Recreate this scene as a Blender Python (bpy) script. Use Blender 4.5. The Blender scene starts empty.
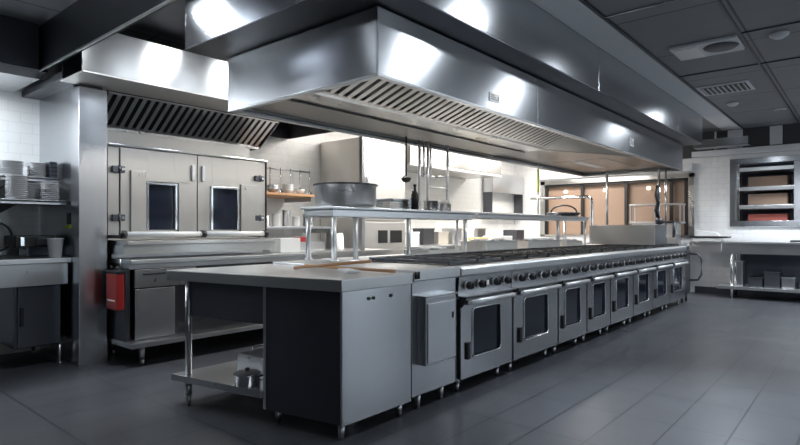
import bpy, bmesh, math, random
from mathutils import Vector, Matrix
random.seed(7)
PI = math.pi
S = bpy.context.scene
COL = S.collection

# ------------------------------------------------------------------ camera
H = 1.178
cam_d = bpy.data.cameras.new('camera')
cam = bpy.data.objects.new('camera', cam_d); COL.objects.link(cam)
cam_d.sensor_width = 36; cam_d.sensor_fit = 'HORIZONTAL'
cam_d.lens = 36 * 554 / 800
cam_d.shift_y = -(222.5 - 229) / 800
cam_d.clip_start = 0.05
cam.location = (0, 0, H)
cam.rotation_euler = (PI / 2, 0, math.atan(469 / 554))
S.camera = cam
S.view_settings.view_transform = 'Standard'
S.view_settings.look = 'None'
S.view_settings.gamma = 1
S.view_settings.exposure = -0.05
W = bpy.data.worlds.new('world'); S.world = W; W.use_nodes = True
W.node_tree.nodes['Background'].inputs[0].default_value = (0.75, 0.85, 1, 1)
W.node_tree.nodes['Background'].inputs[1].default_value = 0.3

def area(name, loc, sx, sy, power, rot=(0, 0, 0), col=(1, 1, 1), spread=PI):
    d = bpy.data.lights.new(name, 'AREA'); d.shape = 'RECTANGLE'
    d.size = sx; d.size_y = sy; d.energy = power; d.color = col; d.spread = spread
    o = bpy.data.objects.new(name, d); COL.objects.link(o)
    o.location = loc; o.rotation_euler = rot
    return o

# unseen ceiling panels added to light the room and streak the steel: (x, y, size x, size y, power)   all carry a modelled housing below
COOL = (0.86, 0.93, 1.0); WARM = (1.0, 0.95, 0.88)
ADDED_PANELS = [(-1.15, 2.0, .25, .5, 8, COOL), (-1.3, 4.0, .2, .35, 20, COOL),
          (-4.3, 2.6, .2, .25, 10, COOL), (-4.3, 3.3, .2, .25, 10, COOL), (-3.95, 1.85, .3, .14, 14, COOL),
          (-4.25, 4.5, .25, .6, 20, WARM), (-4.6, 6.2, .6, 1.2, 110, WARM), (-4.6, 8.6, .6, 1.2, 100, WARM),
          (-4.7, 10.4, 1.2, .5, 80, WARM), (-0.9, 10.1, 1.2, .5, 0, COOL),
          (-3.6, 1.0, .2, .6, 3, COOL), (1.2, 1.5, .6, 1.2, 2, COOL), (1.2, 5.5, .6, 1.2, 16, COOL), (1.2, 8.8, .6, 1.2, 16, COOL)]
for x, y, sx, sy, p, c in ADDED_PANELS:
    if p: area('added_panel_light', (x, y, 2.865 if -4.8 < x < -3.9 and 1.7 < y < 5.2 else 2.90), sx, sy, p, col=c)
# small spots added for streaks on steel, floor pools and a brighter back wall
ADDED_SPOTS = [(-1.08, 6.02, 55, 3.0), (-1.46, 8.95, 45, 3.0), (-1.0, 9.9, 70, 2.2), (-0.3, 10.1, 80, 2.2), (-.55, 3.7, 230, 1.15), (-4.3, 1.95, 30, .8)]
for x, y, p, ang in ADDED_SPOTS:
    d = bpy.data.lights.new('added_downlight', 'SPOT'); d.energy = p * 3; d.spot_size = ang; d.spot_blend = .8
    d.shadow_soft_size = .08; d.color = COOL
    o = bpy.data.objects.new('added_downlight_lamp', d); COL.objects.link(o); o.location = (x, y, 2.88)
# strips added in the island canopy and under the dish-station soffit to brighten filters and tiles
area('added_hood_light', (-2.262, 4.4, 2.24), .07, 3.5, 17, rot=(0, math.radians(105), 0), col=WARM)
area('added_hood_light', (-3.2, 8.2, 2.135), .10, .9, 8, col=WARM)
area('added_soffit_light', (-5.95, .7, 2.44), .2, 1.2, 58, col=COOL)

# ------------------------------------------------------------------ materials
def mat(name, col, rough=.5, metal=0, spec=.5, emit=None, es=0, noise=None, bump=0, aniso=0, trans=0, nscale=(1, 1, 1), coat=0):
    m = bpy.data.materials.new(name); m.use_nodes = True
    nt = m.node_tree; b = nt.nodes['Principled BSDF']
    b.inputs['Base Color'].default_value = (*col, 1)
    b.inputs['Roughness'].default_value = rough
    b.inputs['Metallic'].default_value = metal
    b.inputs['Specular IOR Level'].default_value = spec
    b.inputs['Transmission Weight'].default_value = trans
    b.inputs['Coat Weight'].default_value = coat
    if emit:
        b.inputs['Emission Color'].default_value = (*emit, 1)
        b.inputs['Emission Strength'].default_value = es
    if noise or bump:
        tc = nt.nodes.new('ShaderNodeTexCoord'); mp = nt.nodes.new('ShaderNodeMapping')
        mp.inputs['Scale'].default_value = nscale
        n = nt.nodes.new('ShaderNodeTexNoise'); n.inputs['Scale'].default_value = 6; n.inputs['Detail'].default_value = 4
        nt.links.new(tc.outputs['Object'], mp.inputs[0]); nt.links.new(mp.outputs[0], n.inputs['Vector'])
        if noise:
            r = nt.nodes.new('ShaderNodeMapRange'); r.inputs['To Min'].default_value = rough - noise; r.inputs['To Max'].default_value = rough + noise
            nt.links.new(n.outputs['Fac'], r.inputs['Value']); nt.links.new(r.outputs[0], b.inputs['Roughness'])
        if bump:
            bp = nt.nodes.new('ShaderNodeBump'); bp.inputs['Strength'].default_value = bump; bp.inputs['Distance'].default_value = .01
            nt.links.new(n.outputs['Fac'], bp.inputs['Height']); nt.links.new(bp.outputs[0], b.inputs['Normal'])
    if aniso:
        b.inputs['Anisotropic'].default_value = aniso
        b.inputs['Anisotropic Rotation'].default_value = .25
        t = nt.nodes.new('ShaderNodeTangent'); t.direction_type = 'RADIAL'; t.axis = 'Z'
        nt.links.new(t.outputs[0], b.inputs['Tangent'])
    return m

M = {}
M['panel'] = mat('brushed_steel_panel', (.56, .575, .60), .25, 1, noise=.03, aniso=.8, nscale=(.35, .35, .12))
M['panelw'] = mat('brushed_steel_warm', (.60, .59, .57), .28, 1, noise=.03, aniso=.7, nscale=(.35, .35, .12))
M['steel'] = mat('satin_steel', (.56, .57, .585), .30, 1, noise=.06, nscale=(1, 8, 1))
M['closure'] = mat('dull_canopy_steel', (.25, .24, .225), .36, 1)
M['slat'] = mat('filter_steel', (.74, .72, .69), .42, .9)
M['rod'] = mat('bright_tube_steel', (.80, .81, .82), .36, .85)
M['top'] = mat('worktop_steel', (.68, .69, .70), .33, 1, noise=.08, nscale=(6, .8, 1))
M['chrome'] = mat('polished_steel', (.75, .76, .77), .14, 1)
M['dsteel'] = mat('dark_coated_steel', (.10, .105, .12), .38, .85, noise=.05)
M['navy'] = mat('charcoal_enamel_panel', (.10, .108, .13), .34, .85, noise=.04, aniso=.6)
M['black'] = mat('black_iron', (.012, .012, .013), .5, .2)
M['rubber'] = mat('black_plastic', (.010, .010, .011), .45)
M['glass'] = mat('oven_glass', (.010, .014, .026), .08, 0, spec=.45)
M['oven'] = mat('oven_door_steel', (.50, .485, .46), .40, 1)
M['red'] = mat('red_enamel', (.28, .018, .015), .35)
M['white'] = mat('white_ceramic', (.78, .78, .77), .25)
M['plate'] = mat('grey_white_china', (.50, .50, .51), .3)
M['board'] = mat('white_plastic_board', (.80, .80, .78), .45)
M['wood'] = mat('pale_wood', (.55, .30, .15), .5, noise=.08, nscale=(1, 8, 8))
M['paper'] = mat('paper_label', (.82, .80, .76), .6)
M['yellow'] = mat('yellow_green_tape', (.62, .72, .04), .5)
M['brown'] = mat('tan_blind', (.30, .205, .15), .6)
M['rust'] = mat('red_brown_crate', (.30, .07, .05), .55)
M['cheese'] = mat('pale_yellow', (.75, .62, .30), .5)
M['cream'] = mat('white_cloth', (.82, .81, .79), .8)
M['hose'] = mat('grey_rubber_hose', (.10, .11, .12), .4)
M['diff'] = mat('light_diffuser', (.9, .9, .9), .5, emit=(.95, .97, 1), es=1.5)
M['window_glow'] = mat('added_window_glow', (.8, .85, .9), .5, emit=(.78, .9, 1), es=4.0)  # glow for the added right-wall windows
M['lampw'] = mat('lit_ceiling_lamp', (.9, .9, .9), .5, emit=(1, .85, .65), es=4)
M['vent'] = mat('white_painted_metal', (.62, .63, .65), .5)
M['plaster'] = mat('painted_plaster', (.60, .61, .63), .7)
M['dwall'] = mat('dark_painted_wall', (.05, .052, .058), .5)

def clear_plastic():
    m = mat('frosted_plastic', (.82, .83, .85), .35, trans=.35)
    return m
M['frost'] = clear_plastic()

def tile_mat(name, c1, c2, mortar, bw, bh, axes, rough=.35, ms=.004, bump=.3, offset=0.0, patch=None):
    """bricks laid in the plane of two object axes"""
    m = bpy.data.materials.new(name); m.use_nodes = True
    nt = m.node_tree; b = nt.nodes['Principled BSDF']
    tc = nt.nodes.new('ShaderNodeTexCoord'); sx = nt.nodes.new('ShaderNodeSeparateXYZ'); cb = nt.nodes.new('ShaderNodeCombineXYZ')
    nt.links.new(tc.outputs['Object'], sx.inputs[0])
    nt.links.new(sx.outputs[axes[0]], cb.inputs[0]); nt.links.new(sx.outputs[axes[1]], cb.inputs[1])
    br = nt.nodes.new('ShaderNodeTexBrick')
    br.offset = offset; br.inputs['Scale'].default_value = 1
    br.inputs['Brick Width'].default_value = bw; br.inputs['Row Height'].default_value = bh
    br.inputs['Mortar Size'].default_value = ms; br.inputs['Mortar Smooth'].default_value = .1
    br.inputs['Color1'].default_value = (*c1, 1); br.inputs['Color2'].default_value = (*c2, 1); br.inputs['Mortar'].default_value = (*mortar, 1)
    nt.links.new(cb.outputs[0], br.inputs['Vector'])
    nt.links.new(br.outputs['Color'], b.inputs['Base Color'])
    bp = nt.nodes.new('ShaderNodeBump'); bp.inputs['Strength'].default_value = bump; bp.inputs['Distance'].default_value = .004; bp.invert = True
    nt.links.new(br.outputs['Fac'], bp.inputs['Height']); nt.links.new(bp.outputs[0], b.inputs['Normal'])
    n = nt.nodes.new('ShaderNodeTexNoise'); n.inputs['Scale'].default_value = 2.2; n.inputs['Detail'].default_value = 5
    nt.links.new(tc.outputs['Object'], n.inputs['Vector'])
    r = nt.nodes.new('ShaderNodeMapRange'); r.inputs['To Min'].default_value = rough - .1; r.inputs['To Max'].default_value = rough + .1
    nt.links.new(n.outputs['Fac'], r.inputs['Value']); nt.links.new(r.outputs[0], b.inputs['Roughness'])
    return m
M['floor'] = tile_mat('dark_floor_tile', (.060, .063, .072), (.054, .057, .065), (.014, .015, .018), .30, .60, (0, 1), .32, .004, bump=.15)
M['tileL'] = tile_mat('white_wall_tile_left', (.72, .72, .70), (.70, .70, .69), (.62, .62, .61), .20, .10, (1, 2), .25, .003, offset=.5)
M['tileB'] = tile_mat('white_wall_tile_back', (.74, .74, .74), (.72, .72, .73), (.63, .63, .63), .20, .10, (0, 2), .25, .004, offset=.5)
M['ceil'] = tile_mat('grey_ceiling_tile', (.20, .205, .215), (.18, .185, .195), (.04, .04, .045), .84, 1.22, (0, 1), .5, .010, bump=.6)

# ------------------------------------------------------------------ helpers
RL = {}
def bm_(): return bmesh.new()
def box(bm, x0, x1, y0, y1, z0, z1, bev=0.0):
    t = bmesh.new()
    bmesh.ops.create_cube(t, size=1)
    for v in t.verts:
        v.co = Vector(((x0 + x1) / 2 + v.co.x * (x1 - x0), (y0 + y1) / 2 + v.co.y * (y1 - y0), (z0 + z1) / 2 + v.co.z * (z1 - z0)))
    if bev:
        bmesh.ops.bevel(t, geom=list(t.edges), offset=min(bev, .45 * min(abs(x1 - x0), abs(y1 - y0), abs(z1 - z0))), segments=2, affect='EDGES', profile=.6)
    merge(bm, t)
def merge(bm, t, mx=None):
    if mx is not None: bmesh.ops.transform(t, matrix=mx, verts=t.verts)
    me = bpy.data.meshes.new('tmp'); t.to_mesh(me); t.free(); bm.from_mesh(me); bpy.data.meshes.remove(me)
def cyl(bm, p0, p1, r0, r1=None, seg=16, smooth=True):
    r1 = r0 if r1 is None else r1
    p0 = Vector(p0); p1 = Vector(p1); d = p1 - p0
    t = bmesh.new()
    bmesh.ops.create_cone(t, cap_ends=True, segments=seg, radius1=r0, radius2=r1, depth=d.length)
    for f in t.faces: f.smooth = smooth and len(f.verts) == 4
    merge(bm, t, Matrix.Translation((p0 + p1) / 2) @ d.to_track_quat('Z', 'Y').to_matrix().to_4x4())
def lathe(bm, prof, c=(0, 0, 0), seg=32, axis=None):
    t = bmesh.new(); rings = []
    for r, z in prof:
        if r < 1e-5: rings.append([t.verts.new((0, 0, z))])
        else: rings.append([t.verts.new((r * math.cos(2 * PI * i / seg), r * math.sin(2 * PI * i / seg), z)) for i in range(seg)])
    for a, b in zip(rings, rings[1:]):
        for i in range(seg):
            j = (i + 1) % seg
            if len(a) == 1 and len(b) > 1: f = t.faces.new((a[0], b[i], b[j]))
            elif len(b) == 1 and len(a) > 1: f = t.faces.new((a[i], a[j], b[0]))
            elif len(a) > 1: f = t.faces.new((a[i], a[j], b[j], b[i]))
            else: continue
            f.smooth = True
    bmesh.ops.recalc_face_normals(t, faces=t.faces)
    mx = Matrix.Translation(c)
    if axis: mx = mx @ Vector(axis).to_track_quat('Z', 'Y').to_matrix().to_4x4()
    merge(bm, t, mx)
def tube(bm, pts, r, seg=10):
    pts = [Vector(p) for p in pts]
    t = bmesh.new(); rings = []
    up = Vector((0, 0, 1))
    for i, p in enumerate(pts):
        d = (pts[min(i + 1, len(pts) - 1)] - pts[max(i - 1, 0)]).normalized()
        a = d.cross(up)
        if a.length < .05: a = d.cross(Vector((1, 0, 0)))
        a.normalize(); b = d.cross(a)
        rings.append([t.verts.new(p + a * r * math.cos(2 * PI * k / seg) + b * r * math.sin(2 * PI * k / seg)) for k in range(seg)])
    for a, b in zip(rings, rings[1:]):
        for i in range(seg):
            f = t.faces.new((a[i], a[(i + 1) % seg], b[(i + 1) % seg], b[i])); f.smooth = True
    t.faces.new(rings[0]); t.faces.new(rings[-1])
    bmesh.ops.recalc_face_normals(t, faces=t.faces)
    merge(bm, t)
def prism(bm, poly, axis, a, b, bev=0):
    """poly in the two other axes (in xyz order), extruded along axis from a to b"""
    t = bmesh.new()
    def P(u, v, w):
        return {'x': (w, u, v), 'y': (u, w, v), 'z': (u, v, w)}[axis]
    lo = [t.verts.new(P(u, v, a)) for u, v in poly]; hi = [t.verts.new(P(u, v, b)) for u, v in poly]
    t.faces.new(lo); t.faces.new(hi)
    n = len(poly)
    for i in range(n): t.faces.new((lo[i], lo[(i + 1) % n], hi[(i + 1) % n], hi[i]))
    bmesh.ops.recalc_face_normals(t, faces=t.faces)
    if bev: bmesh.ops.bevel(t, geom=list(t.edges), offset=bev, segments=2, affect='EDGES', profile=.6)
    merge(bm, t)
def sheet(poly, th):
    """thickened open profile (list of 2D points) -> closed polygon"""
    out = []; n = len(poly)
    for i, (x, y) in enumerate(poly):
        a = Vector(poly[max(i - 1, 0)]); b = Vector(poly[min(i + 1, n - 1)])
        d = (b - a).normalized(); out.append((x - d.y * th, y + d.x * th))
    return poly + out[::-1]
def obj(name, bm, m, parent=None, label=None):
    me = bpy.data.meshes.new(name)
    off = RL.get(parent.name, Vector((0, 0, 0))) if parent else Vector((0, 0, 0))
    if off.length: bmesh.ops.translate(bm, verts=bm.verts, vec=-off)
    bm.to_mesh(me); bm.free()
    me.materials.append(M[m] if isinstance(m, str) else m)
    o = bpy.data.objects.new(name, me); COL.objects.link(o)
    if parent: o.parent = parent; RL[o.name] = off
    if label: o['label'] = label
    return o
def tag(o, label, cat, group=None):
    o['label'] = label; o['category'] = cat
    if group: o['group'] = group
    return o
def thing(name, label, cat, loc=(0, 0, 0), group=None):
    o = bpy.data.objects.new(name, None); COL.objects.link(o); o.location = loc; o.empty_display_size = .1
    RL[o.name] = Vector(loc)
    return tag(o, label, cat, group)
def struct(name, bm, m, parent=None):
    o = obj(name, bm, m, parent)
    if not parent: o['kind'] = 'structure'
    return o
def dup(root, loc, rotz=0, label=None, group=None, scale=None):
    r = root.copy(); COL.objects.link(r); r.location = loc; r.rotation_euler = (0, 0, rotz)
    if scale: r.scale = scale
    if label: r['label'] = label
    if group: r['group'] = group
    for ch in list(root.children):
        c = ch.copy(); COL.objects.link(c); c.parent = r
        for g in list(ch.children):
            d = g.copy(); COL.objects.link(d); d.parent = c
    return r
def B(*a, bev=.003):
    b = bm_(); box(b, *a, bev=bev); return b

CZ = 2.95
XW = -6.2     # left wall
YB = 11.4     # back wall
# ------------------------------------------------------------------ room shell
b = bm_(); box(b, XW - .2, 3.2, -3.6, YB + 1.6, -.1, 0); struct('floor', b, 'floor')
b = bm_(); box(b, XW - .2, 3.2, -3.6, YB + .2, CZ, CZ + .1); struct('ceiling', b, 'ceil')
b = bm_(); box(b, XW - .2, XW, -3.6, YB + .2, 0, CZ); struct('wall_left', b, 'tileL')
b = bm_(); prev = -3.6
ADDED_WIN = [(-1.6, -.4), (3.0, 4.0), (7.0, 8.2), (9.8, 10.8)]  # unseen windows added as bright bands for the steel to reflect
for a, c in ADDED_WIN:
    box(b, 3, 3.2, prev, a, 0, CZ); box(b, 3, 3.2, a, c, 0, .8); box(b, 3, 3.2, a, c, 2.3, CZ); prev = c
box(b, 3, 3.2, prev, YB + .2, 0, CZ)
struct('wall_right', b, 'plaster')
for k, (a, c) in enumerate(ADDED_WIN):
    b = bm_(); box(b, 3.12, 3.14, a, c, .8, 2.3); w = struct('window_%d' % (4 + k), b, 'window_glow')  # added glowing pane
    b = bm_()
    for q in (a, (a + c) / 2 - .03, c - .06): box(b, 3.06, 3.12, q, q + .06, .8, 2.3, .003)
    box(b, 3.06, 3.12, a, c, .8, .86, .003); box(b, 3.06, 3.12, a, c, 2.24, 2.3, .003)
    obj('window_frame', b, 'vent', w)
b = bm_(); box(b, XW, 3, -3.6, -3.4, 0, CZ); struct('wall_front', b, 'dwall')
# back wall pieces around two openings (window band and serving hatches)
b = bm_()
WZ0, WZ1 = 1.02, 2.22
box(b, XW, -5.55, YB, YB + .16, 0, CZ); box(b, -5.55, -2.47, YB, YB + .16, 0, WZ0); box(b, -5.55, -2.47, YB, YB + .16, WZ1, 2.5)
box(b, -2.47, -1.90, YB, YB + .16, 0, 2.5); box(b, -1.90, -.86, YB, YB + .16, 0, 1.22); box(b, -1.90, -.86, YB, YB + .16, 2.42, 2.5)
box(b, -.86, -.80, YB, YB + .16, 0, 2.5); box(b, -.80, .24, YB, YB + .16, 0, 1.22); box(b, -.8, .24, YB, YB + .16, 2.42, 2.5); box(b, .24, 3, YB, YB + .16, 0, 2.5)
struct('wall_back', b, 'tileB')
b = bm_(); box(b, -5.55, 3, YB - .02, YB + .16, 2.5, CZ - .0, 0); struct('wall_back_upper', b, 'dwall')
b = bm_(); box(b, -2.5, 3, YB - .12, YB + .0, 2.50, 2.60, .004); struct('trim_1', b, 'plaster')
b = bm_(); box(b, -5.55, -2.5, YB - .08, YB, 2.26, 2.40, .004); struct('trim_2', b, 'plaster')
# corridor behind the openings
b = bm_(); box(b, XW, 3, YB + 1.4, YB + 1.5, 0, CZ); struct('wall_corridor', b, 'brown')
b = bm_(); box(b, -2.47, 3, YB - .015, YB, 0, .12, .002); struct('baseboard_back', b, 'dsteel')
# steel lined upper band on the back wall, right
for i, (x0, x1) in enumerate(((-2.14, -2.11), (-1.93, -1.70), (-1.30, -1.12))):
    b = bm_(); box(b, x0, x1, YB - .05, YB - .02, 2.62, CZ - .01, .002); struct('trim_%d' % (3 + i), b, 'vent')

# partition between dish station and cook line, with its steel column
b = bm_(); box(b, XW, -5.33, 1.86, 2.02, 0, CZ); struct('wall_divider', b, 'panel')
b = bm_(); box(b, -5.33, -5.15, 1.84, 2.07, 0, 2.40, .004); struct('trim_6', b, 'panel')
# beam across and soffit over the dish station
b = bm_(); box(b, -5.46, -3.02, 1.66, 1.70, 2.565, CZ, .002); box(b, -6.2, -5.46, 1.66, 1.70, 2.54, CZ, .002)
struct('trim_7', b, 'dsteel')
b = bm_(); box(b, -6.2, -3.02, 1.645, 1.66, 2.545, 2.562, .002); struct('trim_8', b, 'rod')
b = bm_(); box(b, XW, -5.48, -1.5, 1.64, 2.56, CZ, .003); struct('trim_9', b, 'dsteel')
b = bm_(); box(b, XW, -5.47, -1.5, 1.64, 2.47, 2.555, .003); struct('trim_10', b, 'steel')
b = bm_(); box(b, XW, -5.15, 1.71, 2.14, 2.44, 2.5, .003); struct('trim_11', b, 'dsteel')
# dark sheet under the ceiling over the left aisle
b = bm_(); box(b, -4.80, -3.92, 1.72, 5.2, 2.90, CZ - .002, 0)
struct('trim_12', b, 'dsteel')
# ceiling runner rails (tee grid)
def rail(n, x0, x1, y0, y1):
    b = bm_(); box(b, x0, x1, y0, y1, CZ - .012, CZ - .001, .002); struct('trim_%d' % n, b, 'dsteel' if n % 2 else 'chrome')
rail(13, -1.70, -1.68, 1.0, YB - .1); rail(15, -.90, -.88, 1.0, YB - .1)
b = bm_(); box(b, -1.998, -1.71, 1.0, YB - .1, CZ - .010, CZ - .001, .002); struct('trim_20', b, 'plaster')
rail(14, -1.70, -.88, 4.62, 4.64)
rail(17, -1.70, 2.0, 7.0, 7.015); rail(19, -.90, 2.9, 5.8, 5.815)

# ------------------------------------------------------------------ island canopy
hood = thing('island_hood', 'long stainless steel canopy hood hanging over the cooking island', 'range hood', (-3.0, 2.42, 2.1))
HX0, HX1, HY0, HY1, HZ0, HZ1 = -3.80, -2.22, 2.42, 9.45, 2.10, 2.50
t = .012
b = bm_(); box(b, HX1 - t, HX1, HY0, 4.49, HZ0, HZ1, .003); obj('side_panel', b, 'panel', hood)
b = bm_(); box(b, HX1 - t, HX1, 4.50, 6.9, HZ0, HZ1, .003); obj('side_panel', b, 'panel', hood)
b = bm_(); box(b, HX1 - t, HX1, 6.91, HY1, HZ0, HZ1, .003); obj('side_panel', b, 'panel', hood)
b = bm_(); box(b, HX0, HX0 + t, HY0, HY1, HZ0, HZ1, .003); obj('side_panel', b, 'panel', hood)
b = bm_(); box(b, HX0 + t, HX1 - t, HY0, HY0 + t, HZ0, HZ1, .003); obj('end_panel', b, 'panel', hood)
b = bm_(); box(b, HX0 + t, HX1 - t, HY1 - t, HY1, HZ0, HZ1, .003); obj('end_panel', b, 'panel', hood)
b = bm_()   # turned-in drip lip
for a in ((HX0, HX0 + .045, HY0, HY1), (HX1 - .045, HX1, HY0, HY1), (HX0 + .045, HX1 - .045, HY0, HY0 + .045), (HX0 + .045, HX1 - .045, HY1 - .045, HY1)):
    box(b, *a, HZ0 - .014, HZ0 + .004, .003)
obj('drip_lip', b, 'steel', hood)
b = bm_(); box(b, HX0 + t, HX1 - t, HY0 + t, HY1 - t, HZ1 - .012, HZ1, 0); obj('roof_panel', b, 'panelw', hood)
# trough along the middle
FY0, FY1 = 2.62, 6.25
b = bm_(); prism(b, [(-3.26, 2.20), (-3.26, 2.135), (-3.00, 2.135), (-2.99, 2.165), (-3.03, 2.165), (-3.05, 2.20)], 'y', FY0 - .1, FY1, .002)
obj('grease_trough', b, 'panelw', hood)
# near and far cheeks
b = bm_(); prism(b, [(-3.76, 2.13), (-2.26, 2.13), (-2.26, 2.46), (-3.76, 2.46)], 'y', HY0 + .05, HY0 + .065); obj('inner_cheek', b, 'panelw', hood)
b = bm_(); vs = [b.verts.new(v) for v in ((-3.04, 6.27, 2.15), (-2.262, 6.27, 2.43), (-2.262, 8.02, 2.145), (-3.04, 6.27, 2.165), (-2.262, 6.27, 2.445), (-2.262, 8.02, 2.16))]
for f_ in ((0, 1, 2), (5, 4, 3), (0, 3, 4, 1), (1, 4, 5, 2), (2, 5, 3, 0)): b.faces.new([vs[q] for q in f_])
bmesh.ops.recalc_face_normals(b, faces=b.faces); obj('inner_slope', b, 'slat', hood)
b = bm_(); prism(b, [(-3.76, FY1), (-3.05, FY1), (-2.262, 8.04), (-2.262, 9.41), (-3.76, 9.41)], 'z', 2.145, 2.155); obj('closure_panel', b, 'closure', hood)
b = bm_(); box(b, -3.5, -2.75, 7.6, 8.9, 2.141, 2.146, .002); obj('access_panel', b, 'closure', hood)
b = bm_(); box(b, -3.27, -3.13, 7.72, 8.68, 2.136, 2.141, .002); obj('added_lamp_housing', b, 'vent', hood)  # housing of the added far canopy lamp
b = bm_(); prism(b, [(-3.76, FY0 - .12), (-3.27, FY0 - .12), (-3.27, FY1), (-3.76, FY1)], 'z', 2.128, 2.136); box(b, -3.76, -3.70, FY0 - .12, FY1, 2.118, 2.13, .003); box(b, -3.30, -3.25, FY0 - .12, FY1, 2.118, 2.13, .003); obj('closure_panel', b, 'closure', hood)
b = bm_(); box(b, -2.257, -2.234, 2.65, 6.15, 2.20, 2.28, .004); obj('added_lamp_housing', b, 'vent', hood)  # housing of the strip added to light the filters
def filters(parent, p_lo, p_hi, y0, y1, n, per, m, flip=1):
    """n baffle filters, each with its frame and slats, on the slope p_lo -> p_hi (x, z)"""
    a = Vector((p_lo[0], 0, p_lo[1])); c = Vector((p_hi[0], 0, p_hi[1])); d = (c - a); L = d.length; d.normalize()
    nrm = Vector((d.z, 0, -d.x)) * flip      # towards the viewer below
    w = (y1 - y0) / n
    for i in range(n):
        b = bm_(); s0 = y0 + i * w
        def slab(u0, u1, v0, v1, h0, h1, tilt=0):
            t_ = bmesh.new(); vs = []
            for (v, h) in ((v0, h0), (v1, h0), (v1, h1), (v0, h1)):
                for u in (u0, u1):
                    hh = h + (tilt if v == v1 else 0)
                    vs.append(t_.verts.new(a + d * u + nrm * hh + Vector((0, v, 0))))
            q = vs
            t_.faces.new((q[0], q[2], q[4], q[6])); t_.faces.new((q[1], q[3], q[5], q[7]))
            for k in range(4):
                j = (k + 1) % 4; t_.faces.new((q[2 * k], q[2 * j], q[2 * j + 1], q[2 * k + 1]))
            bmesh.ops.recalc_face_normals(t_, faces=t_.faces); merge(b, t_)
        slab(0, .014, s0, s0 + w - .004, 0, .012); slab(L - .014, L, s0, s0 + w - .004, 0, .012)
        pw = w / per
        for k in range(per):
            v = s0 + k * pw
            slab(.014, L - .014, v + pw * .12, v + pw * .56, .002, .006, .004)
        f = obj('baffle_filter', b, m, parent)
        bb = bm_()
        b = bb
        slab(.0, L, s0, s0 + w - .003, -.03, -.022); obj('filter_back', bb, 'black', f)
filters(hood, (-2.995, 2.165), (-2.27, 2.42), FY0, FY1, 8, 5, 'slat')
b = bm_()
for dx in (0, .03):
    tube(b, [(-2.33 - dx, 2.9, 2.40), (-2.36 - dx, 3.0, 2.30), (-2.40 - dx, 3.3, 2.33), (-2.36 - dx, 3.7, 2.37), (-2.40 - dx, 3.95, 2.28), (-2.33, 4.3, 2.38), (-2.38, 4.75, 2.36), (-2.42, 4.85, 2.26), (-2.5, 4.83, 2.25)], .007, 6)
obj('loose_cable', b, 'rubber', hood, 'black cable looped over the filters')
def placard(parent, y, z, w, h, x):
    b = bm_(); box(b, x, x + .006, y, y + w, z, z + h, .002); p = obj('placard', b, 'paper', parent)
    b = bm_()
    for k in range(3):
        box(b, x + .006, x + .0075, y + .012, y + w * (.8 - .15 * k), z + h * (.25 + .22 * k), z + h * (.33 + .22 * k))
    box(b, x + .006, x + .0075, y + w * .84, y + w * .94, z + h * .3, z + h * .7)
    obj('printed_lines', b, 'dsteel', p)
placard(hood, 3.68, 2.16, .14, .07, HX1)
placard(hood, 6.95, 2.19, .14, .10, HX1)
# boxed duct casing above the canopy
cas = thing('duct_casing', 'boxed stainless steel casing between canopy hood and ceiling', 'duct casing', (-2.95, 2.12, 2.5))
BX0, BX1, BY0, BY1, BZ0 = -3.9, -2.0, 2.12, 9.73, 2.512
b = bm_(); box(b, BX0, BX1, BY0, BY1, BZ0, BZ0 + .012, .002); obj('bottom_panel', b, 'dsteel', cas)
ys = [BY0, 3.0, 5.35, 7.41, 8.27, BY1]
for y0, y1 in zip(ys, ys[1:]):
    b = bm_(); box(b, BX1 - .012, BX1, y0 + .002, y1 - .002, BZ0 + .006, CZ - .004, .002); obj('side_panel', b, 'panel', cas)
    b = bm_(); box(b, BX0, BX0 + .012, y0 + .002, y1 - .002, BZ0 + .006, CZ - .004, .002); obj('side_panel', b, 'panel', cas)
xs = [BX0 + .012, -3.32, -2.6, BX1 - .012]
for x0, x1 in zip(xs, xs[1:]):
    b = bm_(); box(b, x0 + .001, x1 - .001, BY0, BY0 + .012, BZ0 + .006, CZ - .004, .002); obj('end_panel', b, 'panel', cas)
b = bm_(); box(b, BX0 + .012, BX1 - .012, BY1 - .012, BY1, BZ0 + .006, CZ - .004, .002); obj('end_panel', b, 'panel', cas)

# ------------------------------------------------------------------ wall hood on the left
h2 = thing('wall_hood', 'stainless wall hood with dark baffle filters above the double-door oven', 'range hood', (-5.4, 3.4, 2.42))
b = bm_(); box(b, -4.762, -4.75, 1.72, 4.9, 2.44, 2.80, .003); obj('front_panel', b, 'panelw', h2)
b = bm_(); box(b, -5.22, -4.745, 1.72, 4.9, 2.425, 2.438, .003); obj('bottom_lip', b, 'slat', h2)
b = bm_(); prism(b, [(-4.77, 2.45), (-4.77, 2.80), (-6.17, 2.80), (-6.17, 2.43), (-5.24, 2.43)], 'y', 4.885, 4.9); obj('end_panel', b, 'panelw', h2)
b = bm_(); prism(b, [(-4.77, 2.45), (-4.77, 2.80), (-6.17, 2.80), (-6.17, 2.06), (-5.66, 2.06), (-5.24, 2.45)], 'y', 2.08, 2.10); obj('end_panel', b, 'panelw', h2)
b = bm_(); box(b, -6.18, -4.77, 2.1, 4.88, 2.79, 2.80, .002); obj('roof_panel', b, 'dsteel', h2)
filters(h2, (-5.60, 2.17), (-5.22, 2.42), 2.11, 3.99, 4, 6, 'steel')
b = bm_(); prism(b, [(-5.62, 2.14), (-5.22, 2.42), (-5.24, 2.78), (-6.15, 2.78), (-6.15, 2.14)], 'y', 3.995, 4.01); obj('filter_cheek', b, 'dsteel', h2)
b = bm_(); box(b, -6.18, -6.165, 4.01, 4.885, 2.43, 2.78, .002); obj('back_panel', b, 'dsteel', h2)
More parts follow.
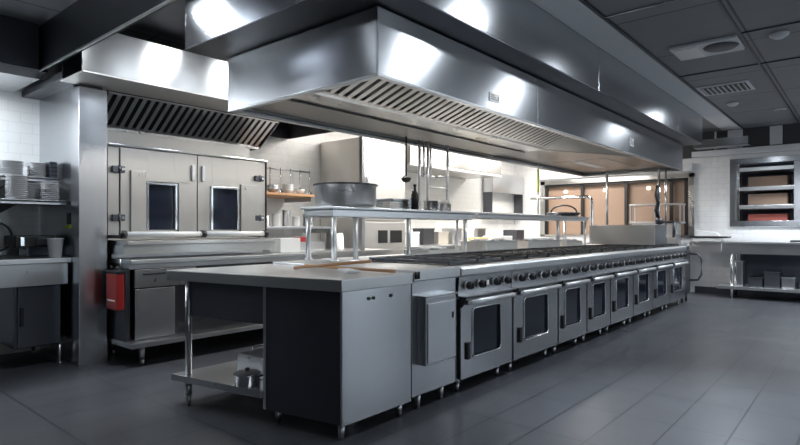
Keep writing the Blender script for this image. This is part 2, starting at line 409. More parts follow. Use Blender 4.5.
b = bm_(); box(b, -5.235, -5.22, 1.74, 4.88, 2.44, 2.78, .002); obj('inner_baffle', b, 'dsteel', h2)
b = bm_(); box(b, -5.64, -5.60, 2.10, 3.99, 2.135, 2.18, .003); obj('grease_rail', b, 'panelw', h2)
b = bm_(); box(b, -5.62, -5.60, 2.08, 3.86, 1.952, 2.135, .002); obj('backsplash', b, 'oven', h2)
b = bm_(); box(b, -5.61, -5.59, 2.08, 2.9, 1.96, 2.13, .002); obj('backsplash', b, 'oven', h2)

# ------------------------------------------------------------------ left: double-door cabinet oven
ov = thing('double_door_oven', 'tall stainless oven with two glazed doors behind the island', 'oven', (-5.6, 2.9, 0))
b = bm_(); box(b, -6.1, -5.24, 2.12, 3.80, 1.076, 1.93, .006); obj('body', b, 'oven', ov)
b = bm_(); box(b, -6.1, -5.19, 2.10, 3.82, 1.932, 1.95, .003); obj('top_cap', b, 'chrome', ov)
b = bm_(); box(b, -5.24, -5.205, 2.085, 2.10, .93, 1.93, .002); obj('dark_gap_strip', b, 'rubber', ov)  # black strips painted in for the dark gaps at the oven edges
b = bm_(); box(b, -5.24, -5.205, 3.80, 3.815, 1.078, 1.93, .002); obj('dark_gap_strip', b, 'rubber', ov)
b = bm_(); box(b, -5.24, -5.215, 2.10, 2.20, 1.078, 1.925, .003); obj('corner_post', b, 'oven', ov)
b = bm_(); box(b, -5.24, -5.215, 3.73, 3.80, 1.078, 1.925, .003); obj('corner_post', b, 'oven', ov)
def glazed_door(y0, y1, wy0, wy1, hy):
    b = bm_(); z0, z1 = 1.12, 1.922; X0, X1 = -5.238, -5.20
    wz0, wz1 = 1.17, 1.60
    box(b, X0, X1, y0, wy0, z0, z1, .003); box(b, X0, X1, wy1, y1, z0, z1, .003)
    box(b, X0, X1, wy0, wy1, wz1, z1, 0); box(b, X0, X1, wy0, wy1, z0, wz0, 0)
    d = obj('door', b, 'oven', ov)
    b = bm_(); box(b, X0 + .004, X1 - .018, wy0, wy1, wz0, wz1); obj('pane', b, 'glass', d)
    b = bm_()
    f = .022
    box(b, X1 - .005, X1 + .016, wy0 - f, wy0, wz0, wz1 + f, .003); box(b, X1 - .005, X1 + .016, wy1, wy1 + f, wz0, wz1 + f, .003)
    box(b, X1 - .005, X1 + .022, wy0 - f, wy1 + f, wz1, wz1 + f, .003)
    obj('window_frame', b, 'chrome', d)
    b = bm_(); box(b, X1, X1 + .03, hy, hy + .03, 1.66, 1.82, .006); obj('handle', b, 'steel', d)
    return d
d1 = glazed_door(2.205, 2.955, 2.46, 2.72, 2.89)
d2 = glazed_door(2.965, 3.725, 3.13, 3.42, 3.0)
for d, yy, zz in ((d1, 2.185, 1.72), (d1, 2.185, 1.28), (d2, 3.70, 1.74), (d2, 3.70, 1.30)):
    b = bm_(); box(b, -5.20, -5.17, yy - .06, yy + .05, zz - .03, zz + .03, .006); cyl(b, (-5.17, yy, zz - .035), (-5.17, yy, zz + .035), .012); obj('hinge', b, 'dsteel', d)
    b = bm_(); cyl(b, (-5.17, yy + .025, zz), (-5.155, yy + .025, zz), .014); obj('bolt', b, 'chrome', d)
b = bm_(); box(b, -5.20, -5.175, 2.29, 2.43, 1.14, 1.72, .003); box(b, -5.20, -5.175, 2.75, 2.86, 1.14, 1.64, .003); box(b, -5.20, -5.175, 2.43, 2.86, 1.63, 1.72, .0)
for q in range(3): box(b, -5.175, -5.172, 2.36 + q * .03, 2.372 + q * .03, 1.665, 1.695)
obj('door_skin', b, 'oven', ov)
b = bm_(); box(b, -5.20, -5.175, 3.46, 3.68, 1.14, 1.66, .003); cyl(b, (-5.175, 3.52, 1.62), (-5.168, 3.52, 1.62), .016); obj('door_skin', b, 'oven', ov)
# base bench in front of oven
bench = thing('oven_bench', 'stainless base bench with rail, drawer and door under the double-door oven', 'bench', (-5.1, 2.9, 0))
b = bm_()
for a, c in ((2.13, 2.83), (2.87, 3.56)): cyl(b, (-4.90, a, 1.13), (-4.90, c, 1.13), .026, seg=20)
obj('rail', b, 'white', bench, 'two white tube sections')
for y in (2.10, 2.85, 3.57):
    b = bm_(); box(b, -5.2, -4.87, y - .02, y + .02, 1.095, 1.125, .006); lathe(b, [(0, -.022), (.036, -.022), (.036, .022), (0, .022)], (-4.90, y, 1.13), 18, (0, 1, 0)); obj('rail_bracket', b, 'rubber', bench)
b = bm_(); box(b, -6.12, -4.84, 2.11, 3.70, 1.04, 1.075, .004); box(b, -5.2, -4.90, 2.1, 3.70, .955, 1.04, .004); obj('upper_ledge', b, 'panelw', bench)
b = bm_(); box(b, -6.15, -4.77, 2.11, 5.45, .875, .915, .006); box(b, -5.22, -4.84, 2.13, 5.45, .83, .875, .002); obj('worktop', b, 'top', bench)
b = bm_(); box(b, -5.8, -4.86, 2.10, 2.14, .2, .84, .003); obj('side_panel', b, 'dsteel', bench)
b = bm_(); box(b, -4.87, -4.835, 2.17, 2.74, .665, .825, .004); dr = obj('drawer', b, 'steel', bench)
b = bm_(); box(b, -4.835, -4.815, 2.24, 2.44, .775, .79, .004); obj('handle', b, 'dsteel', dr)
b = bm_(); box(b, -4.87, -4.83, 2.17, 2.53, .215, .655, .004); obj('door', b, 'panel', bench)
b = bm_(); box(b, -5.8, -4.9, 2.55, 2.60, .21, .82, .003); obj('divider', b, 'dsteel', bench)
b = bm_(); box(b, -5.5, -5.48, 2.6, 5.3, .21, .83, .003); box(b, -5.22, -4.87, 2.60, 5.3, .66, .83, .004); obj('back_panel', b, 'dsteel', bench)
b = bm_(); box(b, -6.1, -5.225, 2.14, 3.78, .91, 1.04, .004); obj('riser', b, 'steel', bench)
b = bm_(); box(b, -5.9, -4.72, 2.09, 5.40, .165, .21, .006); obj('lower_shelf', b, 'steel', bench)
for x, y in ((-4.81, 2.22), (-4.81, 3.9), (-4.81, 5.4), (-5.4, 2.22), (-5.4, 5.4)):
    b = bm_(); cyl(b, (x, y, 0), (x, y, .05), .013, .022); cyl(b, (x, y, .05), (x, y, .165), .024); obj('leg', b, 'steel', bench)
# red fire blanket box hung on the column edge
rb = thing('fire_blanket_box', 'red metal box hung beside the steel column left of the oven', 'fire blanket box', (-5.1, 2.17, .45))
b = bm_(); box(b, -5.03, -4.81, 2.01, 2.075, .49, .80, .012); obj('case', b, 'red', rb)
b = bm_(); box(b, -5.035, -4.805, 2.005, 2.078, .80, .825, .006); cyl(b, (-4.98, 2.04, .82), (-4.98, 2.04, .86), .008); cyl(b, (-4.87, 2.04, .82), (-4.87, 2.04, .86), .008); obj('lid', b, 'rubber', rb)
b = bm_(); box(b, -4.99, -4.85, 2.006, 2.010, .565, .576); obj('band', b, 'paper', rb)
b = bm_(); cyl(b, (-4.92, 2.085, .80), (-4.92, 2.085, .92), .007); obj('hanger', b, 'steel', rb)

# ------------------------------------------------------------------ left: dish station
ds = thing('dish_counter', 'stainless landing counter at left edge in front of tiled wall', 'counter', (-5.7, 1.0, 0))
b = bm_(); box(b, -6.19, -5.31, -.6, 1.84, .885, .93, .006); box(b, -6.19, -6.17, -.6, 1.84, .93, 1.0, .003); obj('worktop', b, 'top', ds)
b = bm_(); box(b, -5.36, -5.34, -.6, 1.82, .70, .885, .003); obj('apron', b, 'steel', ds)
b = bm_(); box(b, -5.9, -5.88, -.6, 1.6, .16, .70, .003); obj('back_panel', b, 'steel', ds)
b = bm_(); box(b, -6.1, -5.45, 1.45, 1.80, .17, .70, .006); c_ = obj('cabinet', b, 'navy', ds)
b = bm_(); box(b, -5.45, -5.43, 1.47, 1.79, .18, .69, .004); dd = obj('cabinet_door', b, 'navy', ds)
b = bm_(); box(b, -5.43, -5.41, 1.485, 1.51, .36, .52, .005); obj('handle', b, 'rubber', dd)
for x, y in ((-5.42, 1.78), (-5.42, .3), (-6.1, 1.78), (-6.1, .3)):
    b = bm_(); cyl(b, (x, y, 0), (x, y, .17), .016); cyl(b, (x, y, 0), (x, y, .015), .024); obj('leg', b, 'steel', ds)
# wall shelves (double deck) carrying plates
def plate_shelf(z, x1, lab):
    s_ = thing('wall_shelf', lab, 'shelf', (-5.9, 1.2, z))
    b = bm_(); box(b, -6.19, x1, -.4, 1.84, z - .018, z, .002); box(b, x1 - .008, x1, -.4, 1.84, z - .035, z + .004, .002); obj('board', b, 'steel', s_)
    for y in (.2, 1.5):
        b = bm_(); prism(b, [(-6.19, z - .018), (x1 - .05, z - .018), (-6.19, z - .12)], 'y', y - .008, y + .008); obj('bracket', b, 'dsteel', s_)
    return s_
plate_shelf(1.635, -5.62, 'upper steel wall shelf carrying plate stacks at far left')
plate_shelf(1.425, -5.44, 'lower steel wall shelf carrying plate stacks at far left')
def plate_mesh(r, h=.012):
    b = bm_()
    lathe(b, [(0, 0), (r * .58, 0), (r * .62, .004), (r * .97, h * 1.3), (r, h * 1.5), (r * .98, h * 1.9), (r * .62, .010), (0, .008)], seg=28)
    return b
p0 = None
stacks = [  # x, y, z, radius, n, where
    (-5.60, 1.18, 1.425, .10, 11, 'leftmost plate stack on the lower wall shelf'),
    (-5.53, 1.49, 1.425, .082, 12, 'tall stack at the middle of the lower wall shelf'),
    (-5.72, 1.66, 1.425, .085, 9, 'shaded stack behind the middle of the lower wall shelf'),
    (-5.53, 1.74, 1.425, .072, 9, 'short stack near the column on the lower wall shelf'),
    (-5.80, 1.22, 1.635, .11, 8, 'leftmost plate stack on the upper wall shelf'),
    (-5.76, 1.50, 1.635, .10, 8, 'wide stack on the upper wall shelf'),
    (-5.74, 1.70, 1.635, .075, 8, 'narrow stack on the upper wall shelf near the column')]
for (x, y, z, r, n, w) in stacks:
    me = None
    for k in range(n):
        lab = 'grey-white china plate in the ' + w
        lx, ly = x + random.uniform(-.003, .003), y + random.uniform(-.003, .003)
        if me is None:
            o = obj('dinner_plate', plate_mesh(r), 'plate'); me = o
        else:
            o = me.copy(); COL.objects.link(o)
        o.location = (lx, ly, z + k * .0165 + .001); tag(o, lab, 'plate', 'plates in the ' + w)
b = bm_()
bx = thing('plate_crate', 'dark grey crate of dishes on upper wall shelf beside the column', 'crate', (-5.74, 1.80, 1.635))
obj('body', B(-5.84, -5.64, 1.772, 1.835, 1.636, 1.79, bev=.012), 'navy', bx)
b = bm_()
for k in range(4): box(b, -5.845, -5.635, 1.768, 1.836, 1.66 + k * .035, 1.668 + k * .035, .002)
obj('rib', b, 'rubber', bx)
# handheld spray hose, label printer, cup, outlet
hz = bm_(); pts = []
for i in range(22):
    u = i / 21; a = u * PI * 1.15
    pts.append((-6.13 + .25 * u * .4, 1.50 + .10 * math.sin(a) + .0, 1.24 - .30 * u + .02 * math.sin(a * 2)))
hs = thing('wall_hose', 'grey rubber hose hooked on tiled wall above the landing counter', 'hose', (-6.15, 1.2, 1.0))
tube(hz, pts, .011); obj('hose', hz, 'hose', hs)
b = bm_(); cyl(b, (-6.19, 1.5, 1.25), (-6.09, 1.5, 1.23), .02, .014); box(b, -6.195, -6.17, 1.46, 1.54, 1.21, 1.29, .006); obj('wall_hook', b, 'steel', hs)
mc = thing('black_appliance', 'black countertop appliance with long head beside the steel column', 'appliance', (-5.8, 1.6, .93))
b = bm_(); box(b, -5.95, -5.60, 1.50, 1.80, 1.02, 1.12, .015); obj('head', b, 'rubber', mc)
b = bm_(); box(b, -5.95, -5.72, 1.62, 1.80, .931, 1.02, .008); obj('base', b, 'navy', mc)
b = bm_(); box(b, -5.60, -5.585, 1.66, 1.76, 1.035, 1.10, .004); obj('control_face', b, 'dsteel', mc)
b = bm_(); box(b, -5.595, -5.57, 1.53, 1.56, 1.03, 1.11, .004); obj('lever', b, 'chrome', mc)
cup = obj('plastic_tub', (lambda b: (lathe(b, [(0, 0), (.045, 0), (.048, .005), (.062, .155), (.066, .16), (.066, .168), (.060, .168), (.058, .155), (.044, .008), (0, .008)], seg=28), b)[1])(bm_()), 'frost')
cup.location = (-5.40, 1.74, .931); tag(cup, 'frosted white plastic tub standing on the landing counter', 'tub')
sg = thing('wall_control', 'small black wall control with yellow-green label above the appliance', 'control box', (-5.45, 1.85, 1.2))
b = bm_(); box(b, -5.42, -5.34, 1.835, 1.858, 1.22, 1.32, .004); obj('case', b, 'rubber', sg)
b = bm_(); box(b, -5.44, -5.34, 1.832, 1.858, 1.185, 1.213, .002); obj('label', b, 'yellow', sg, 'yellow-green strip')
pole = obj('utility_pole', (lambda b: (cyl(b, (-6.12, 1.42, .95), (-6.12, 1.42, 2.46), .012), b)[1])(bm_()), 'rubber')
tag(pole, 'thin black vertical pipe on tiled wall behind plate shelves', 'pipe')

# ------------------------------------------------------------------ island: near work table
wt = thing('work_table', 'stainless steel work table forming the near end of the island', 'work table', (-2.9, 2.4, 0))
poly = [(-2.195, 2.10), (-2.195, 2.72), (-3.66, 2.72), (-3.64, 1.845)]
b = bm_(); prism(b, poly, 'z', .832, .90, .006); obj('worktop', b, 'top', wt)
def lerp(x): return 1.875 + (x + 3.62) / (3.62 - 2.215) * (2.12 - 1.875)      # y of the skewed near edge
b = bm_(); prism(b, [(-2.215, 2.125), (-2.215, 2.725), (-2.235, 2.725), (-2.235, 2.125)], 'z', .085, .832, .003)
obj('side_panel', b, 'panel', wt)
b = bm_(); prism(b, [(-2.236, lerp(-2.236) + .005), (-2.236, lerp(-2.236) + .025), (-2.78, lerp(-2.78) + .025), (-2.78, lerp(-2.78) + .005)], 'z', .09, .832, .003)
obj('end_panel', b, 'navy', wt, 'charcoal end panel')
b = bm_(); box(b, -2.80, -2.775, lerp(-2.79) + .003, 2.72, .09, .832, .003); obj('side_panel', b, 'steel', wt)
b = bm_(); prism(b, [(-2.80, lerp(-2.80) + .01), (-2.80, lerp(-2.80) + .03), (-3.46, lerp(-3.46) + .03), (-3.46, lerp(-3.46) + .01)], 'z', .60, .832, .002)
obj('apron', b, 'navy', wt, 'charcoal apron')
b = bm_(); prism(b, [(-2.80, lerp(-2.80) - .01), (-2.80, 2.72), (-3.60, 2.72), (-3.60, lerp(-3.60) - .02)], 'z', .155, .20, .004)
obj('undershelf', b, 'steel', wt)
for x, y in ((-3.475, 1.915), (-3.50, 2.66)):
    b = bm_(); cyl(b, (x, y, .20), (x, y, .832), .021, seg=20); cyl(b, (x, y, .075), (x, y, .155), .024, seg=20); cyl(b, (x, y, .0), (x, y, .075), .013, .022, seg=20); obj('leg', b, 'steel', wt)
for x, y in ((-2.255, 2.155), (-2.26, 2.66), (-2.75, 2.10)):
    b = bm_(); cyl(b, (x, y, 0), (x, y, .085), .014, .022, seg=18); obj('foot', b, 'steel', wt)
for y in (2.335, 2.375, 2.53):
    b = bm_(); cyl(b, (-2.215, y, .775), (-2.208, y, .775), .010); obj('screw', b, 'rubber', wt)
# cabinet between table and ranges
fc = thing('filler_cabinet', 'narrow stainless cabinet with protruding hatch box beside the first range', 'cabinet', (-2.7, 2.98, 0))
b = bm_(); box(b, -3.60, -2.225, 2.745, 3.235, .10, .84, .004); obj('body', b, 'panel', fc)
b = bm_(); box(b, -3.66, -2.195, 2.735, 3.252, .845, .915, .006); obj('worktop', b, 'top', fc)
b = bm_(); box(b, -2.225, -2.155, 2.80, 3.14, .30, .735, .006); e = obj('hatch_box', b, 'steel', fc)
b = bm_(); box(b, -2.155, -2.147, 2.815, 3.125, .315, .70, .004); obj('hatch_door', b, 'panel', e)
b = bm_(); box(b, -2.225, -2.145, 2.79, 3.15, .735, .748, .003); obj('hatch_cap', b, 'chrome', e)
b = bm_(); box(b, -2.147, -2.140, 3.085, 3.095, .58, .62, .002); obj('latch', b, 'dsteel', e)
for y in (2.86, 3.12):
    for x in (-2.27, -3.5):
        b = bm_(); cyl(b, (x, y, 0), (x, y, .10), .014, .022, seg=18); obj('foot', b, 'steel', fc)
b = bm_(); cyl(b, (-2.19, 2.745, .86), (-2.19, 2.745, .905), .010); cyl(b, (-2.19, 2.77, .86), (-2.19, 2.77, .905), .010); obj('joint_peg', b, 'rubber', fc)

# ------------------------------------------------------------------ ranges
YS = [3.26, 4.03, 4.89, 5.58, 6.26, 7.05, 7.86, 8.68, 9.58]
ords = ['nearest', 'second', 'third', 'fourth', 'fifth', 'sixth', 'seventh', 'farthest']
random.seed(3)
def oven_range(i):
    y0, y1 = YS[i] + .004, YS[i + 1] - .004; w = y1 - y0; X = -2.22
    r = thing('oven_range', '%s stainless range with oven door in the island row%s' % (ords[i], '' if i not in (0, 7) else (', beside the hatch box' if i == 0 else ', beside the dark end cabinet')), 'range', (-2.65, (y0 + y1) / 2, 0), 'ranges along the island front')
    b = bm_(); box(b, -3.12, X - .03, y0, y1, .10, .90, .003); obj('body', b, 'steel', r)
    # bullnose front rail
    b = bm_(); prism(b, [(X - .06, .915), (X + .012, .912), (X + .028, .895), (X + .028, .85), (X + .012, .838), (X - .03, .838), (X - .06, .85)], 'y', y0 - .002, y1 + .002, .004); obj('front_rail', b, 'top', r)
    # control panel
    b = bm_(); prism(b, [(X - .03, .70), (X - .004, .70), (X + .006, .835), (X - .03, .835)], 'y', y0, y1, .002); cp = obj('control_panel', b, 'panel', r)
    n = 4 if w > .75 else 3
    ks = [.14, .36, .64, .86] if n == 4 else [.16, .5, .84]
    for k in ks:
        b = bm_(); cy = y0 + k * w
        lathe(b, [(0, 0), (.027, 0), (.027, .004), (.024, .006)], (X + .002, cy, .772), 18, (1, 0, .0)); kb = obj('knob_bezel', b, 'steel', cp)
        b = bm_(); lathe(b, [(0, .006), (.025, .006), (.031, .018), (.027, .044), (.018, .050), (0, .050)], (X + .002, cy, .772), 18, (1, 0, 0)); box(b, X + .045, X + .062, cy - .006, cy + .006, .752, .792, .004); obj('knob', b, 'rubber', cp)
    b = bm_(); box(b, X + .002, X + .007, y0 + w * .49, y0 + w * .53, .755, .79, .002); obj('indicator', b, 'paper' if i == 0 else 'dsteel', cp)
    # door
    b = bm_(); zb, zt = .105, .675; wy0, wy1, wz0, wz1 = y0 + .21 * w, y0 + .74 * w, .245, .60
    x0, x1 = X - .028, X + .012
    box(b, x0, x1, y0 + .012, wy0, zb, zt, .004); box(b, x0, x1, wy1, y1 - .012, zb, zt, .004); box(b, x0, x1, wy0 - .002, wy1 + .002, zb, wz0, .0); box(b, x0, x1, wy0 - .002, wy1 + .002, wz1, zt, .0)
    d = obj('door', b, 'panel', r)
    b = bm_(); box(b, x0 + .002, x1 - .012, wy0, wy1, wz0, wz1); obj('pane', b, 'glass', d)
    b = bm_()   # rounded window frame
    f = .012; rr = .03; P = []
    for (cy, cz, a0) in ((wy1 - rr, wz1 - rr, 0), (wy0 + rr, wz1 - rr, 90), (wy0 + rr, wz0 + rr, 180), (wy1 - rr, wz0 + rr, 270)):
        for s in range(5):
            a = math.radians(a0 + s * 22.5); P.append((x1 + .002, cy + rr * math.cos(a), cz + rr * math.sin(a)))
    P.append(P[0]); P.append(P[1]); tube(b, P, .008, 8); obj('window_frame', b, 'chrome', d)
    b = bm_(); hz_, hx = .655, X + .055
    tube(b, [(hx, y0 + .07, hz_), (hx, y1 - .07, hz_)], .019, 14); obj('handle', b, 'rod', d)
    for yy in (y0 + .055, y1 - .055):
        b = bm_(); box(b, X + .0, hx + .014, yy - .022, yy + .022, hz_ - .018, hz_ + .018, .010); obj('handle_bracket', b, 'chrome', d)
    b = bm_(); prism(b, [(X - .01, .678), (X + .05, .69), (X + .062, .70), (X + .03, .70), (X - .01, .70)], 'y', y0 + .01, y1 - .01, .002); obj('door_shroud', b, 'steel', d)
    b = bm_(); prism(b, [(X, .62), (X + .02, .62), (X + .05, .665), (X + .055, .695), (X, .695)], 'y', y0 + .008, y0 + .022, .002); obj('shroud_end', b, 'rubber', d)
    b = bm_(); box(b, x1, x1 + .018, y0 + .10 * w, y0 + .15 * w, .24, .365, .006); obj('vent_grip', b, 'rubber', d)
    for yy, xx in ((y0 + .08, X - .07), (y1 - .12, X - .07), (y0 + .08, -3.05), (y1 - .12, -3.05)):
        b = bm_(); cyl(b, (xx, yy, 0), (xx, yy, .06), .015, .020); cyl(b, (xx, yy, .06), (xx, yy, .10), .024); obj('leg', b, 'steel', r)
    # hob plate and grates
    b = bm_(); box(b, -3.10, X - .06, y0, y1, .90, .918, .002); obj('hob_plate', b, 'black' , r)
    for a in (0, 1):
        b = bm_(); g0 = y0 + .015 + a * (w / 2); g1 = g0 + w / 2 - .03; ga, gb = -3.07, -2.31
        for yy in (g0, g1): box(b, ga, gb, yy - .006, yy + .006, .925, .945, .002)
        for xx in (ga, (ga + gb) / 2, gb): box(b, xx - .006, xx + .006, g0, g1, .925, .945, .002)
        for q in range(1, 8):
            xx = ga + (gb - ga) * q / 8
            if q != 4: box(b, xx - .004, xx + .004, g0, g1, .935, .948, .0)
        box(b, ga, gb, (g0 + g1) / 2 - .005, (g0 + g1) / 2 + .005, .935, .948, 0)
        for xx in (ga, gb):
            for yy in (g0, g1): box(b, xx - .008, xx + .008, yy - .008, yy + .008, .917, .93)
        obj('grate', b, 'black' if i else 'dsteel', r)
        for xx in (-2.88, -2.5):
            b = bm_(); lathe(b, [(0, .917), (.05, .917), (.045, .928), (.03, .932), (0, .932)], (xx, (g0 + g1) / 2, 0), 18); obj('burner', b, 'dsteel', r)
    return r
for i in range(8): oven_range(i)
# dark end cabinet
ec = thing('end_cabinet', 'dark cabinet with bowed handle closing the far end of the island', 'cabinet', (-2.4, 9.8, 0))
b = bm_(); box(b, -3.0, -2.24, 9.60, 9.98, .14, .90, .005); obj('body', b, 'dsteel', ec)
b = bm_(); box(b, -2.24, -2.225, 9.62, 9.96, .17, .84, .004); obj('door', b, 'navy', ec)
b = bm_(); tube(b, [(-2.225, 9.9, .78), (-2.10, 9.9, .77), (-2.05, 9.9, .70), (-2.05, 9.9, .45), (-2.10, 9.9, .36), (-2.225, 9.9, .35)], .016); obj('handle', b, 'dsteel', ec)
for x, y in ((-2.28, 9.66), (-2.28, 9.92), (-2.95, 9.92)):
    b = bm_(); cyl(b, (x, y, 0), (x, y, .14), .015, .025); obj('leg', b, 'dsteel', ec)

# ------------------------------------------------------------------ island back counter, passing shelves
bc = thing('back_counter', 'stainless prep counter running behind the ranges', 'counter', (-3.4, 6, 0))
b = bm_(); box(b, -3.66, -3.13, 3.26, 9.58, .865, .92, .005); obj('worktop', b, 'top', bc)
b = bm_(); box(b, -3.62, -3.14, 3.27, 9.5, .12, .865, .004); obj('body', b, 'steel', bc)
b = bm_(); box(b, -3.13, -3.122, 3.3, 8.1, .921, .95, .002); obj('splash_lip', b, 'steel', bc)
for y in (3.35, 5, 7, 9.3):
    b = bm_(); cyl(b, (-3.56, y, 0), (-3.56, y, .12), .02); obj('leg', b, 'steel', bc)
def pass_shelf(y0, y1, lab, legs, m='top', dz=0):
    s_ = thing('passing_shelf', lab, 'shelf', (-3.44, (y0 + y1) / 2, .92))
    x0, x1, z0, z1 = -3.63, -3.235, 1.275 + dz, 1.36
    b = bm_(); box(b, x0, x1, y0, y1, z1 - .022, z1, .004); box(b, x0 + .02, x1 - .02, y0 + .02, y1 - .02, z0, z1 - .022, .006); obj('board', b, m, s_)
    for x, y in legs:
        b = bm_(); cyl(b, (x, y, .92), (x, y, z0), .021, seg=18); cyl(b, (x, y, .92), (x, y, .93), .034, seg=18); obj('post', b, 'rod', s_)
    return s_
pass_shelf(3.0, 5.08, 'near stainless shelf above the ranges carrying the big pan', [(-3.265, 3.04), (-3.60, 3.06), (-3.30, 3.32), (-3.28, 4.0), (-3.28, 4.95)])
pass_shelf(5.14, 8.3, 'far grey shelf above the ranges, beyond the upright rods', [(-3.6, 5.25), (-3.28, 7.25), (-3.6, 8.2), (-3.28, 8.2)], 'top', .02)

# big rondeau pan
pan = thing('rondeau_pan', 'large round stainless pan standing on the near shelf', 'pan', (-3.46, 3.36, 1.36))
R_ = .265
b = bm_(); lathe(b, [(0, 1.361), (R_ - .03, 1.361), (R_ - .008, 1.37), (R_ - .002, 1.39), (R_, 1.545), (R_ + .012, 1.552), (R_ + .012, 1.558), (R_ - .006, 1.556), (R_ - .008, 1.39), (R_ - .03, 1.372), (0, 1.37)], (-3.46, 3.36, 0), 48); obj('body', b, 'rod', pan)
b = bm_(); lathe(b, [(R_ + .002, 1.548), (R_ + .016, 1.55), (R_ + .018, 1.556), (R_ + .012, 1.562), (R_ - .004, 1.560)], (-3.46, 3.36, 0), 48); obj('rim', b, 'dsteel', pan)
for a in (2.35, -.79):
    b = bm_(); c0 = Vector((-3.46, 3.36, 0)); P = []
    for s in (-.28, -.2, 0, .2, .28):
        rr = R_ + (.0 if abs(s) > .25 else .045); P.append((c0.x + rr * math.cos(a + s), c0.y + rr * math.sin(a + s), 1.49))
    tube(b, P, .008); obj('handle', b, 'steel', pan)
def potmesh(r, h, lip=.006):
    b = bm_(); lathe(b, [(0, 0), (r * .95, 0), (r, .008), (r, h), (r + lip, h + .003), (r + lip, h + .008), (r - .004, h + .006), (r - .005, .01), (0, .008)], seg=24); return b
def simple(name, b, m, loc, lab, cat, group=None):
    o = obj(name, b, m); o.location = loc; return tag(o, lab, cat, group)
# items on near shelf
for k in range(4):
    simple('sheet_tray', (lambda b: (box(b, -.14, .14, -.17, .17, 0, .006, .002), box(b, -.14, -.132, -.17, .17, 0, .022), box(b, .132, .14, -.17, .17, 0, .022), box(b, -.14, .14, -.17, -.162, 0, .022), box(b, -.14, .14, .162, .17, 0, .022), b)[-1])(bm_()), 'steel', (-3.49, 4.02, 1.361 + k * .026), 'steel sheet tray in the pile right behind the big pan', 'tray', 'trays behind the big pan')
cl = bm_()
for k in range(3): box(cl, -.05 + k * .004, .05 - k * .004, -.07 + k * .004, .07, k * .021, k * .021 + .02, .008)
simple('folded_cloth', cl, 'cream', (-3.29, 3.76, 1.361), 'folded white cloth on the near shelf right of the pan', 'cloth')
def bottle(loc, m, lab, h=.2, r=.032):
    t_ = thing('bottle', lab, 'bottle', loc, 'bottles on the near shelf')
    b = bm_(); lathe(b, [(0, 0), (r, 0), (r, h * .6), (r * .4, h * .75), (r * .35, h * .92), (0, h * .92)], loc, 18); obj('body', b, m, t_)
    b = bm_(); lathe(b, [(0, h * .92), (r * .45, h * .92), (r * .45, h), (0, h)], loc, 14); obj('cap', b, 'rubber', t_)
bottle((-3.285, 4.10, 1.361), 'rubber', 'tall black bottle on the near shelf beside the cloth', .24, .035)
bottle((-3.42, 4.24, 1.361), 'white', 'pale bottle with black cap on the near shelf', .19, .034)
simple('sauce_pot', potmesh(.075, .09), 'steel', (-3.34, 4.42, 1.361), 'small steel pot on the near shelf just left of the rods', 'pot')
lad = thing('ladle', 'black handled ladle hanging from the hood over the near shelf', 'ladle', (-3.6, 4.35, 2.1))
b = bm_(); cyl(b, (-3.6, 4.35, 1.72), (-3.6, 4.35, 2.12), .008); obj('handle', b, 'rubber', lad)
b = bm_(); lathe(b, [(0, -.05), (.035, -.04), (.05, -.015), (.05, 0), (.046, 0), (.03, -.034), (0, -.043)], (-3.6, 4.35, 1.70), 20); cyl(b, (-3.6, 4.30, 1.70), (-3.6, 4.35, 1.73), .006); obj('bowl', b, 'rubber', lad)
mix = thing('food_tub', 'round grey tub heaped with white food on the near shelf', 'tub', (-3.36, 4.66, 1.361))
b = potmesh(.085, .07); bmesh.ops.translate(b, verts=b.verts, vec=(-3.36, 4.66, 1.361)); obj('tub', b, 'steel', mix)
b = bm_(); lathe(b, [(.078, 0), (.07, .03), (.045, .048), (0, .055)], (-3.36, 4.66, 1.425), 20)
obj('food', b, 'cream', mix)
# upright rod frame on the shelf
rf = thing('rod_frame', 'frame of upright steel rods rising from the shelf to the hood', 'rack', (-3.6, 4.8, 1.36))
for y in (4.52, 4.66, 5.02):
    b = bm_(); cyl(b, (-3.56, y, 1.36), (-3.56, y, 2.10), .015); obj('rod', b, 'rod', rf)
b = bm_(); cyl(b, (-3.56, 4.66, 1.62), (-3.56, 5.02, 1.62), .012); obj('crossbar', b, 'rod', rf)
for y in (4.80, 4.92):
    b = bm_(); cyl(b, (-3.72, y, 1.75), (-3.72, y, 2.10), .013); obj('rod', b, 'rod', rf)
b = bm_(); cyl(b, (-3.72, 4.76, 1.76), (-3.72, 5.02, 1.76), .009); cyl(b, (-3.72, 5.0, 1.76), (-3.56, 5.02, 1.76), .009); obj('crossbar', b, 'steel', rf)

# items on the work table: cutting board, two wooden sticks
simple('cutting_board', B(-.105, .105, -.035, .05, 0, .018, bev=.006), 'board', (-2.56, 2.50, .901), 'small white cutting board lying near the front of worktop', 'cutting board')
bpy.data.objects[-1 if False else 'cutting_board'].rotation_euler = (0, 0, -.45)
b = bm_(); cyl(b, (-3.12, 2.62, .915), (-2.24, 2.60, .915), .010); simple('wooden_stick', b, 'wood', (0, 0, 0), 'long wooden stick along the back of the near worktop, ending at its right edge', 'wooden stick')
b = bm_(); cyl(b, (-3.02, 2.44, .911), (-2.50, 2.66, .966), .010); simple('wooden_stick', b, 'wood', (0, 0, 0), 'shorter wooden stick crossing over the long one beside the white board', 'wooden stick')
